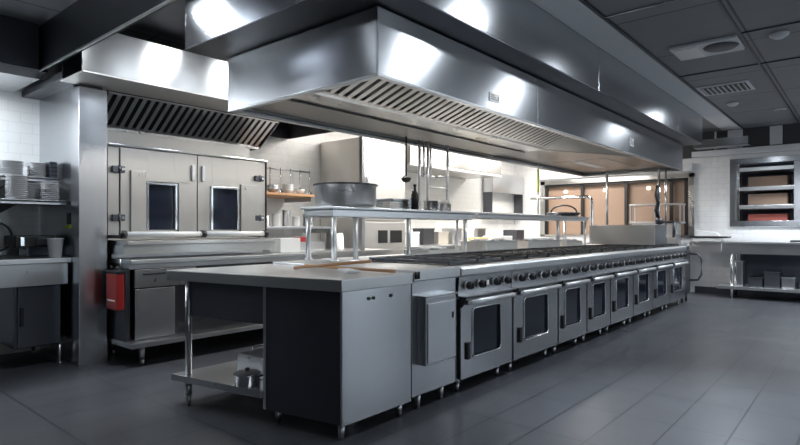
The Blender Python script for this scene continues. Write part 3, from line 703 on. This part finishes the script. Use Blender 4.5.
# pots on undershelf
pt_ = thing('roasting_pan', 'rectangular steel roasting pan at back of the lower shelf', 'pan', (-3.0, 2.4, .20))
b = bm_()
x0, x1, y0, y1, z0, z1 = -3.28, -2.83, 2.16, 2.60, .201, .335
box(b, x0, x1, y0, y1, z0, z0 + .006); box(b, x0, x0 + .006, y0, y1, z0, z1); box(b, x1 - .006, x1, y0, y1, z0, z1); box(b, x0, x1, y0, y0 + .006, z0, z1); box(b, x0, x1, y1 - .006, y1, z0, z1)
obj('body', b, 'steel', pt_)
b = bm_(); tube(b, [(x0, 2.28, .33), (x0 - .02, 2.30, .35), (x0 - .02, 2.44, .35), (x0, 2.46, .33)], .007)
obj('handle', b, 'chrome', pt_)
sp = thing('saucepan', 'small bright steel saucepan with dark lid on lower shelf', 'saucepan', (-3.0, 2.13, .20))
b = bm_(); lathe(b, [(0, .201), (.075, .201), (.08, .206), (.082, .27), (.086, .274), (.078, .272), (.074, .21), (0, .209)], (-2.98, 2.035, 0), 28); obj('body', b, 'chrome', sp)
b = bm_(); lathe(b, [(.085, .275), (.07, .283), (.02, .29), (0, .291)], (-2.98, 2.035, 0), 28); lathe(b, [(0, .29), (.012, .29), (.016, .305), (0, .31)], (-2.98, 2.035, 0), 14); obj('lid', b, 'dsteel', sp)
b = bm_(); tube(b, [(-2.90, 2.05, .262), (-2.84, 2.07, .285), (-2.825, 2.10, .29)], .008); obj('handle', b, 'dsteel', sp)

# splash box at island's far end and trays behind grates
sb = thing('griddle_guard', 'tall stainless splash guard box at the far end of the ranges', 'splash guard', (-2.7, 8.4, .95))
b = bm_(); box(b, -3.18, -2.16 - .1, 8.12, 8.135, .955, 1.235, .003); obj('front_sheet', b, 'slat', sb)
b = bm_(); box(b, -3.18, -3.165, 8.135, 8.7, .955, 1.235, .003); obj('side_sheet', b, 'panel', sb)
b = bm_(); box(b, -2.275, -2.26, 8.135, 8.7, .955, 1.235, .003); obj('side_sheet', b, 'dsteel', sb)
def hotel_pan(loc, sx, sy, h, lab, food='white'):
    t_ = thing('hotel_pan', lab, 'food pan', loc, 'food pans behind the ranges')
    b = bm_(); x, y, z = loc
    box(b, x - sx, x + sx, y - sy, y + sy, z, z + h, .006); box(b, x - sx - .015, x + sx + .015, y - sy - .015, y + sy + .015, z + h - .006, z + h, .002); obj('pan', b, 'slat', t_)
    if food:
        b = bm_()
        for q in range(10):
            lathe(b, [(.0, 0), (.05, .0), (.04, .02), (0, .03)], (x + random.uniform(-sx * .6, sx * .6), y + random.uniform(-sy * .8, sy * .8), z + h - .004), 8)
        obj('food', b, food, t_)
hotel_pan((-3.42, 4.55, .921), .16, .26, .05, 'low steel food pan on the prep counter under the near shelf')
hotel_pan((-3.40, 5.65, .921), .17, .36, .12, 'long steel food pan on the prep counter just beyond the near shelf')
hotel_pan((-3.40, 6.75, .921), .17, .45, .11, 'steel food pan of white food at middle of prep counter')
hotel_pan((-3.40, 7.7, .921), .17, .28, .09, 'farthest steel food pan on the prep counter', 'cream')
# faucet / gooseneck pipes
def pipe(name, pts, r, m, lab, cat):
    b = bm_(); tube(b, pts, r, 10); return simple(name, b, m, (0, 0, 0), lab, cat)
def arc(c, r, a0, a1, n, fx):
    return [fx(c[0] + r * math.cos(math.radians(a0 + (a1 - a0) * i / n)), c[1] + r * math.sin(math.radians(a0 + (a1 - a0) * i / n))) for i in range(n + 1)]
yp = 8.45
pipe('overhead_pipe', [(-4.3, yp, 1.68), (-3.35, yp, 1.68)] + arc((-3.35, 1.60), .08, 90, 0, 6, lambda u, v: (u, yp, v)) + [(-3.27, yp, 1.25), (-3.27, yp, .92)], .022, 'chrome', 'thick bent steel pipe rising behind the splash guard', 'pipe')
pipe('steam_pipe', [(-3.18, 8.85, .95), (-3.18, 8.85, 2.1)], .02, 'steel', 'straight steel pipe rising to the hood behind the splash guard', 'pipe')
tp = thing('taped_pole', 'thin upright pole with yellow-green tape on its top half', 'pole', (-3.6, 7.3, 1.36))
b = bm_(); cyl(b, (-3.6, 7.3, 1.36), (-3.6, 7.3, 1.72), .011); cyl(b, (-3.6, 7.3, 2.02), (-3.6, 7.3, 2.10), .008); obj('pole', b, 'steel', tp)
b = bm_(); cyl(b, (-3.6, 7.3, 1.70), (-3.6, 7.3, 2.03), .014); obj('tape', b, 'yellow', tp)
sp = thing('spray_tap', 'tall steel spray tap with black hose coil beside splash guard', 'tap', (-2.5, 9.3, .92))
b = bm_(); cyl(b, (-2.50, 9.2, .92), (-2.50, 9.2, 2.10), .018); cyl(b, (-2.40, 9.2, .92), (-2.40, 9.2, 2.10), .014); obj('riser', b, 'chrome', sp)
b = bm_(); tube(b, [(-2.50, 9.15, 1.85), (-2.52, 9.13, 1.70), (-2.49, 9.12, 1.58), (-2.52, 9.12, 1.46), (-2.49, 9.12, 1.36)], .028); obj('hose', b, 'rubber', sp)
b = bm_(); lathe(b, [(0, 1.25), (.05, 1.25), (.055, 1.33), (.02, 1.36), (0, 1.36)], (-2.48, 9.14, 0), 16); box(b, -2.45, -2.25, 9.12, 9.16, 1.27, 1.30, .01); cyl(b, (-2.27, 9.14, 1.05), (-2.27, 9.14, 1.3), .02); obj('valve', b, 'dsteel', sp)
b = bm_()
# colander-like dark bowl on far shelf
tr = thing('dark_lidded_pan', 'dark oval pan with arched handle on the far grey shelf', 'pan', (-3.42, 7.7, 1.36))
b = bm_(); lathe(b, [(0, 1.361), (.20, 1.361), (.24, 1.41), (.23, 1.42), (0, 1.42)], (-3.42, 7.75, 0), 28); obj('body', b, 'dsteel', tr)
b = bm_(); tube(b, [(-3.42 + .2 * math.cos(a), 7.75 + .0, 1.415 + .11 * math.sin(a)) for a in [PI * i / 12 for i in range(13)]], .012); obj('handle', b, 'rubber', tr)

# ------------------------------------------------------------------ left line beyond the oven
sh = None
def lshelf(z, y0, y1, lab, m='steel'):
    s_ = thing('storage_shelf', lab, 'shelf', (-5.8, (y0 + y1) / 2, z))
    b = bm_(); box(b, -6.18, -5.58, y0, y1, z - .03, z, .004); obj('board', b, m, s_)
    for y in (y0 + .03, y1 - .03):
        b = bm_(); box(b, -6.18, -5.62, y - .01, y + .01, z - .09, z - .03, .002); obj('bracket', b, 'steel', s_)
lshelf(1.63, 3.95, 4.86, 'upper wall shelf of bowls beside the oven, below the wall hood', 'wood')
lshelf(1.21, 3.95, 5.2, 'lower wall shelf of jars beside the oven, above the bench')
random.seed(11)
def bowl(r, h):
    b = bm_(); lathe(b, [(0, 0), (r * .5, 0), (r * .85, h * .5), (r, h), (r * .96, h), (r * .8, h * .5), (r * .45, .008), (0, .006)], seg=22); return b
for k, (y, r, h, n, m) in enumerate(((4.06, .07, .06, 3, 'white'), (4.28, .08, .07, 2, 'steel'), (4.52, .075, .06, 3, 'white'), (4.72, .06, .07, 1, 'white'))):
    for q in range(n):
        simple('bowl', bowl(r, h), m, (-5.72, y, 1.632 + q * .028), '%s bowl in the %s stack on the upper wall shelf beside the oven' % ('white' if m == 'white' else 'steel', ['first', 'second', 'third', 'fourth'][k]), 'bowl', 'bowls beside the oven, stack %s' % ['one', 'two', 'three', 'four'][k])
ordj = ['first', 'second', 'third', 'fourth', 'fifth', 'sixth']
for k, (y, r, h, m) in enumerate(((4.02, .05, .17, 'steel'), (4.16, .045, .12, 'chrome'), (4.32, .055, .15, 'white'), (4.48, .05, .20, 'steel'), (4.64, .05, .12, 'white'), (4.84, .07, .15, 'chrome'))):
    simple('canister', potmesh(r, h), m, (-5.70, y, 1.212), '%s canister on the lower wall shelf, counted from the oven: %s' % ({'steel': 'grey steel', 'chrome': 'shiny steel', 'white': 'white'}[m], ordj[k]), 'canister', 'canisters beside the oven')
simple('red_packet', B(-.03, .03, -.10, .10, 0, .06, bev=.008), 'red', (-5.35, 4.45, 1.02), 'small red packet standing under the lower wall shelf', 'packet')
# riser under packet and boxes on bench
simple('steel_box', B(-.14, .14, -.3, .3, 0, .103, bev=.005), 'steel', (-5.36, 4.4, .916), 'low steel box on the bench under the red packet', 'box')
simple('white_carton', B(-.1, .1, -.14, .14, 0, .16, bev=.006), 'white', (-5.05, 3.95, .916), 'white carton on the bench right after the oven', 'carton')
simple('stock_pot', potmesh(.12, .2), 'chrome', (-5.35, 5.0, .916), 'steel stock pot on the bench farthest from the oven', 'pot')
# rack of hanging utensils on the wall
ut = thing('utensil_rail', 'wall rail with hanging spoons above the big pan', 'rail', (-6.1, 5.2, 2.0))
b = bm_(); cyl(b, (-6.19, 4.25, 2.0), (-6.19, 5.3, 2.0), .008); obj('rail', b, 'steel', ut)
for k in range(6):
    y = 4.35 + k * .17
    b = bm_(); cyl(b, (-6.10, y, 1.78 - .04 * (k % 3)), (-6.10, y, 2.01), .006); lathe(b, [(0, -.01), (.03, 0), (.035, .012), (0, .0)], (-6.10, y, 1.76 - .04 * (k % 3)), 12, (1, 0, 0)); obj('spoon', b, 'chrome', ut)
# steel corner post beyond wall hood, and grey shelf tower
simple('support_post', B(-.025, .025, -.025, .025, 0, 1.525, bev=.004), 'steel', (-4.79, 4.93, .916), 'steel support post between bench and wall hood corner', 'post')

fr = thing('tall_refrigerator', 'tall pale steel cabinet with black door openings beyond the bench', 'refrigerator', (-5.75, 5.95, 0))
b = bm_(); box(b, -6.18, -5.34, 5.48, 6.40, .1, 2.45, .01); obj('body', b, 'slat', fr)
b = bm_(); box(b, -5.34, -5.30, 5.50, 6.38, 1.30, 2.43, .006); q = obj('door', b, 'slat', fr)
b = bm_(); box(b, -5.30, -5.27, 5.53, 5.56, 1.5, 1.9, .006); obj('handle', b, 'chrome', q)
b = bm_(); box(b, -5.34, -5.30, 5.50, 6.38, .12, 1.28, .006); q = obj('door', b, 'slat', fr)
b = bm_(); box(b, -5.30, -5.295, 5.78, 5.98, .98, 1.16, .002); box(b, -5.30, -5.295, 6.04, 6.30, .98, 1.16, .002); obj('black_opening', b, 'rubber', q)
for x, y in ((-5.4, 5.55), (-5.4, 6.3), (-6.1, 5.55), (-6.1, 6.3)):
    b = bm_(); cyl(b, (x, y, 0), (x, y, .1), .02); obj('leg', b, 'steel', fr)
lc = thing('left_prep_counter', 'low stainless prep counter along far left wall', 'counter', (-5.4, 9.0, 0))
b = bm_(); box(b, -6.18, -5.2, 6.45, 11.2, .86, .91, .006); obj('worktop', b, 'top', lc)
b = bm_(); box(b, -6.15, -5.25, 6.5, 11.15, .12, .86, .004); obj('body', b, 'steel', lc)
for x, y in ((-5.3, 6.6), (-5.3, 11.1)):
    b = bm_(); cyl(b, (x, y, 0), (x, y, .12), .02); obj('leg', b, 'steel', lc)
oh = thing('far_extract_hood', 'grey steel extract hood on far left wall behind the upright rods', 'range hood', (-5.8, 8, 2.2))
b = bm_(); prism(b, [(-6.18, 2.18), (-5.42, 2.18), (-5.40, 2.22), (-5.40, 2.62), (-6.18, 2.62)], 'y', 6.62, 9.4, .004); obj('body', b, 'panelw', oh)
b = bm_(); box(b, -5.43, -5.39, 6.61, 9.41, 2.165, 2.20, .004); obj('rim', b, 'rod', oh)
wu = thing('far_wall_cabinet', 'grey open cabinet at far left end beside the white back wall', 'cabinet', (-6.0, 10.6, 1.5))
b = bm_(); box(b, -6.18, -5.95, 10.0, 11.35, 1.95, 2.35, .005); obj('body', b, 'steel', wu)
b = bm_(); box(b, -6.18, -5.95, 10.0, 11.35, 1.50, 1.53, .005); obj('shelf', b, 'steel', wu)
b = bm_(); box(b, -6.18, -5.97, 10.0, 10.03, 1.53, 1.95, .003); obj('side', b, 'dsteel', wu)
b = bm_(); box(b, -6.18, -5.97, 11.32, 11.35, 1.53, 1.95, .003); obj('side', b, 'dsteel', wu)
random.seed(5)
for k in range(7):
    y = 6.7 + k * .42; h = random.choice([.16, .22, .28]); m = ['steel', 'white', 'dsteel', 'slat', 'steel', 'cream', 'steel'][k]
    simple('storage_box', (lambda b: (box(b, -.12, .12, -.15, .15, 0, h, .008), box(b, -.125, .125, -.155, .155, h - .03, h, .005), b)[-1])(bm_()), m, (-5.85, y, .911), '%s storage box on the left prep counter, %s beyond the tall cabinet' % ({'steel': 'steel', 'white': 'white', 'dsteel': 'dark', 'slat': 'pale steel', 'cream': 'off-white'}[m], (ordj + ['seventh'])[k]), 'box', 'boxes on the left prep counter')
# small things on bench seen through the shelf gap
for k, (x, y, m, w, h, lab) in enumerate(((-5.3, 8.4, 'cheese', .13, .12, 'pale yellow tub on the far left prep counter'), (-5.25, 9.0, 'white', .2, .14, 'white box on the far left prep counter'), (-5.3, 9.7, 'dsteel', .15, .25, 'dark box on the far left prep counter'), (-5.25, 10.4, 'white', .25, .10, 'wide white tray on the far left prep counter'))):
    simple('counter_box', B(-w, w, -w, w, 0, h, bev=.01), m, (x, y, .911), lab, 'box')

# ------------------------------------------------------------------ back wall: windows
w1 = thing('window_band', '', '')
del w1['label']; del w1['category']; w1['kind'] = 'structure'; w1.name = 'window_1'; RL['window_1'] = Vector((0, 0, 0))
b = bm_()
X0, X1 = -5.55, -2.47
for a in ((X0, X1, WZ1 - .08, WZ1), (X0, X1, WZ0, WZ0 + .04)): box(b, a[0], a[1], YB - .04, YB + .06, a[2], a[3], .004)
for x in (X0, X1 - .1): box(b, x, x + .1, YB - .04, YB + .06, WZ0, WZ1, .004)
obj('window_frame', b, 'panelw', w1)
b = bm_(); box(b, X0 + .1, X1 - .1, YB + .0, YB + .05, WZ1 - .13, WZ1 - .08, .003)
for x in (-5.43, -4.62, -3.72, -2.88, -2.62): box(b, x - .03, x + .03, YB + .0, YB + .05, WZ0 + .04, WZ1 - .1, .003)
obj('mullion', b, 'rubber', w1)
b = bm_(); box(b, X0 + .1, X1 - .1, YB + .09, YB + .10, WZ0 + .04, WZ1 - .1); obj('blind', b, 'brown', w1)
for x in (-5.0, -4.15, -3.3):
    b = bm_(); lathe(b, [(0, 0), (.035, 0), (.035, .03), (0, .03)], (x, YB + .06, 1.98), 16, (0, -1, 0)); o = obj('wall_lamp', b, 'lampw'); tag(o, {-5.0: 'left', -4.15: 'middle', -3.3: 'right'}[x] + ' small glowing lamp in the tan window band', 'lamp', 'lamps in the window band')
simple('counter_rack', (lambda b: ([box(b, -.45, .45, -.16, .16, z, z + .03, .003) for z in (0, .33)], [box(b, x - .01, x + .01, y - .01, y + .01, 0, .36) for x in (-.43, 0, .43) for y in (-.14, .14)], b)[-1])(bm_()), 'steel', (-3.0, 10.9, 1.28), 'open steel rack in front of the tan window band', 'rack')
ct = thing('rear_counter', 'stainless counter under the tan window band', 'counter', (-3.9, 11.1, 0))
b = bm_(); box(b, -4.98, -2.6, 10.7, 11.38, .86, .91, .005); obj('worktop', b, 'top', ct)
b = bm_(); box(b, -4.95, -2.62, 10.75, 11.36, .12, .86, .004); obj('body', b, 'steel', ct)
b = bm_(); box(b, -3.4, -2.62, 10.75, 11.05, .91, 1.279, .004); obj('riser', b, 'steel', ct)
for x in (-4.85, -2.72):
    b = bm_(); cyl(b, (x, 10.85, 0), (x, 10.85, .12), .02); obj('leg', b, 'steel', ct)
# serving hatches
def hatch(n, x0, x1):
    w = bpy.data.objects.new('window_%d' % n, None); COL.objects.link(w); w['kind'] = 'structure'
    z0, z1 = 1.22, 2.42
    b = bm_(); f = .10
    box(b, x0, x1, YB - .05, YB + .2, z1 - f, z1, .005); box(b, x0, x1, YB - .05, YB + .2, z0, z0 + f, .005)
    box(b, x0, x0 + f, YB - .05, YB + .2, z0 + f, z1 - f, .005); box(b, x1 - f, x1, YB - .05, YB + .2, z0 + f, z1 - f, .005)
    obj('window_frame', b, 'panel', w)
    b = bm_()
    box(b, x0 + f, x0 + f + .05, YB - .02, YB + .15, z0 + f, z1 - f, .003)
    obj('inner_jamb', b, 'chrome', w)
    for z in (1.56, 1.88, 2.22):
        b = bm_(); box(b, x0 + f + .05, x1 - f, YB - .06, YB + .55, z - .035, z + .035, .006); obj('shelf', b, 'top', w)
    b = bm_(); box(b, x0 + f, x1 - f, YB + .56, YB + .6, z0, z1); obj('back_panel', b, 'navy', w)
    for z, m, h in ((1.32, 'rust', .12), (1.595, 'brown', .20), (1.915, 'brown', .18)):
        o = obj('food_crate', (lambda b: (box(b, -.28, .30, -.15, .15, 0, .012, .002), box(b, -.28, .30, -.15, -.14, 0, h, .004), box(b, -.28, .30, .14, .15, 0, h, .004), box(b, -.28, -.27, -.15, .15, 0, h, .004), box(b, .29, .30, -.15, .15, 0, h, .004), b)[-1])(bm_()), m)
        o.location = ((x0 + x1) / 2 + .02, YB + .24, z + .001 if z > 1.4 else z)
        tag(o, '%s crate on the %s shelf of the %s serving hatch' % ({'rust': 'red-brown', 'brown': 'tan'}[m], {1.32: 'bottom', 1.595: 'middle', 1.915: 'upper'}[z], 'left' if n == 2 else 'right'), 'crate', 'crates in the serving hatches')
hatch(2, -1.90, -.86); hatch(3, -.80, .24)

# right-hand back counter
rt = thing('steel_table', 'long stainless table with lower shelf against the back wall at right', 'table', (-1, 11, 0))
b = bm_(); box(b, -2.42, 1.2, 10.76, 11.28, .93, .965, .004); box(b, -2.42, -1.93, 10.78, 10.80, .80, .93, .003); obj('tabletop', b, 'top', rt)
b = bm_(); box(b, -1.92, 1.2, 10.79, 10.81, .76, .93, .003); obj('apron', b, 'steel', rt)
b = bm_(); box(b, -2.0, 1.2, 10.78, 11.2, .16, .21, .004); obj('undershelf', b, 'top', rt)
for x in (-1.78, -.80, .3, 1.1):
    for y in (10.83, 11.18):
        b = bm_(); cyl(b, (x, y, 0), (x, y, .93), .022); obj('leg', b, 'chrome', rt)
b = bm_(); box(b, -1.72, 1.1, 11.24, 11.26, .22, .76, .003); obj('back_panel', b, 'navy', rt)
for k, (x, w, h, m) in enumerate(((-1.68, .05, .42, 'steel'), (-1.45, .10, .16, 'dsteel'), (-1.22, .11, .26, 'dsteel'), (-1.0, .09, .18, 'steel'))):
    simple('steel_container', (lambda b: (box(b, -w, w, -.12, .12, 0, h, .012), box(b, -w - .008, w + .008, -.128, .128, h - .02, h, .004), b)[-1])(bm_()), m, (x, 11.02, .212), '%s container on the lower shelf of right back table, %s from left' % ('steel' if m == 'steel' else 'dark', ordj[k]), 'container', 'containers under the right back table')
sl = thing('slicer', 'white countertop slicer with black tray on table left of hatches', 'slicer', (-2.1, 11, .965))
b = bm_(); box(b, -2.40, -1.96, 10.9, 11.2, .967, 1.02, .012); obj('base', b, 'white', sl)
b = bm_(); prism(b, [(-2.38, 1.02), (-1.86, 1.02), (-1.84, 1.05), (-2.36, 1.05)], 'y', 10.86, 11.2, .006); obj('tray', b, 'rubber', sl)
b = bm_(); prism(b, [(-2.36, 1.05), (-1.98, 1.05), (-2.04, 1.12), (-2.36, 1.16)], 'y', 10.95, 11.18, .01); obj('cover', b, 'white', sl)
simple('black_tray', B(-.25, .25, -.16, .16, 0, .03, bev=.008), 'rubber', (-.72, 11.0, .966), 'black tray on the back table under right hatch', 'tray')
# bracket shelf/duct ledge high right
simple('wall_cable_tray', (lambda b: (box(b, -.42, .42, -.2, .11, 0, .012, .002), box(b, -.42, .42, -.2, -.19, 0, .14, .003), b)[-1])(bm_()), 'panel', (-1.98, 11.16, 2.62), 'steel ledge box above white wall right of the duct casing', 'duct')

# ------------------------------------------------------------------ ceiling fittings
def quad(b, pts, z0, z1): prism(b, pts, 'z', z0, z1, .003)
cf = thing('ceiling_cassette', 'square white ceiling unit with round grey centre', 'ceiling vent', (-1.2, 6.05, CZ))
b = bm_(); box(b, -1.49, -.92, 5.82, 6.28, CZ - .03, CZ - .001, .008); obj('frame', b, 'vent', cf)
b = bm_(); lathe(b, [(0, -.012), (.13, -.012), (.15, 0), (0, 0)], (-1.08, 6.02, CZ - .031), 28); obj('round_diffuser', b, 'dsteel', cf)
b = bm_(); box(b, -1.46, -1.25, 5.86, 6.24, CZ - .036, CZ - .030, .003); obj('lens', b, 'white', cf)
cv = thing('ceiling_grille', 'white ceiling grille with black slots beyond the round-centred unit', 'ceiling vent', (-1.38, 7.95, CZ))
b = bm_(); box(b, -1.66, -1.09, 7.68, 8.22, CZ - .014, CZ - .001, .004); obj('frame', b, 'vent', cv)
b = bm_(); box(b, -1.62, -1.13, 7.74, 8.16, CZ - .017, CZ - .0145); obj('slot_backing', b, 'black', cv)
for k in range(9):
    b = bm_(); x = -1.60 + k * .055; box(b, x, x + .012, 7.74, 8.16, CZ - .03, CZ - .017, .001); obj('slat', b, 'vent', cv)
def smoke(x, y, lab):
    t_ = thing('smoke_detector', lab, 'smoke detector', (x, y, CZ)); b = bm_()
    lathe(b, [(0, -.045), (.04, -.045), (.075, -.02), (.08, 0), (0, 0)], (x, y, CZ - .002), 24); obj('body', b, 'vent', t_)
smoke(-1.46, 8.95, 'round white detector on ceiling beyond the slotted grille')
smoke(-.62, 6.04, 'dim round fitting on ceiling at upper right of the photo')
places = {(-1.15, 2.0): 'added ceiling light panel over right aisle nearest the camera', (-1.3, 4.0): 'narrow added ceiling light panel over right aisle by the casing',
          (-4.3, 2.6): 'small added ceiling light over the left aisle, nearer the beam', (-4.3, 3.3): 'small added ceiling light over the left aisle, farther from the beam', (-3.95, 1.85): 'small added ceiling light between the beam and the casing', (-4.25, 4.5): 'narrow added ceiling light panel beside wall hood',
          (-4.6, 6.2): 'added ceiling light panel over the far left area, nearer one', (-4.6, 8.6): 'added ceiling light panel over the far left area, farther one',
          (-4.7, 10.4): 'added ceiling light panel by the tan window band', (1.2, 1.5): 'added ceiling light panel at far right, nearest', (1.2, 5.5): 'added ceiling light panel at far right, middle', (1.2, 8.8): 'added ceiling light panel at far right, farthest', (-.9, 10.1): '', (-3.6, 1.0): 'added ceiling light panel just behind the island end'}
for x, y, sx, sy, p, c in ADDED_PANELS:
    if not p: continue
    t_ = thing('added_ceiling_light', places[(x, y)], 'ceiling light', (x, y, CZ))  # housings for the added panels
    lo = CZ - .05 if -4.8 < x < -3.9 and 1.7 < y < 5.2 else CZ
    b = bm_(); box(b, x - sx / 2 - .03, x + sx / 2 + .03, y - sy / 2 - .03, y + sy / 2 + .03, lo - .030, lo - .003, .004); obj('housing', b, 'vent', t_)
for k, (x, y, p, ang) in enumerate(ADDED_SPOTS):
    if k in (0, 1): continue      # these two added lamps sit inside the cassette and beside the round detector
    t_ = thing('added_downlight', {2: 'small added ceiling spot near the back wall above the left serving hatch', 3: 'small added ceiling spot near the back wall, farther right', 4: 'small added ceiling spot over the right aisle beside the first ranges', 5: 'small added ceiling spot over the left aisle beside the beam'}[k], 'added_downlight', (x, y, CZ))
    b = bm_(); lathe(b, [(.055, -.012), (.075, -.008), (.078, 0), (.05, 0)], (x, y, CZ - .001), 24); obj('ring', b, 'vent', t_)

sl_ = thing('added_soffit_lamp', 'slim added lamp under the soffit over the landing counter at left', 'lamp', (-5.95, .7, 2.45))  # unseen lamp added to brighten tiles and plates
obj('housing', B(-6.07, -5.83, .08, 1.32, 2.443, 2.468), 'vent', sl_)
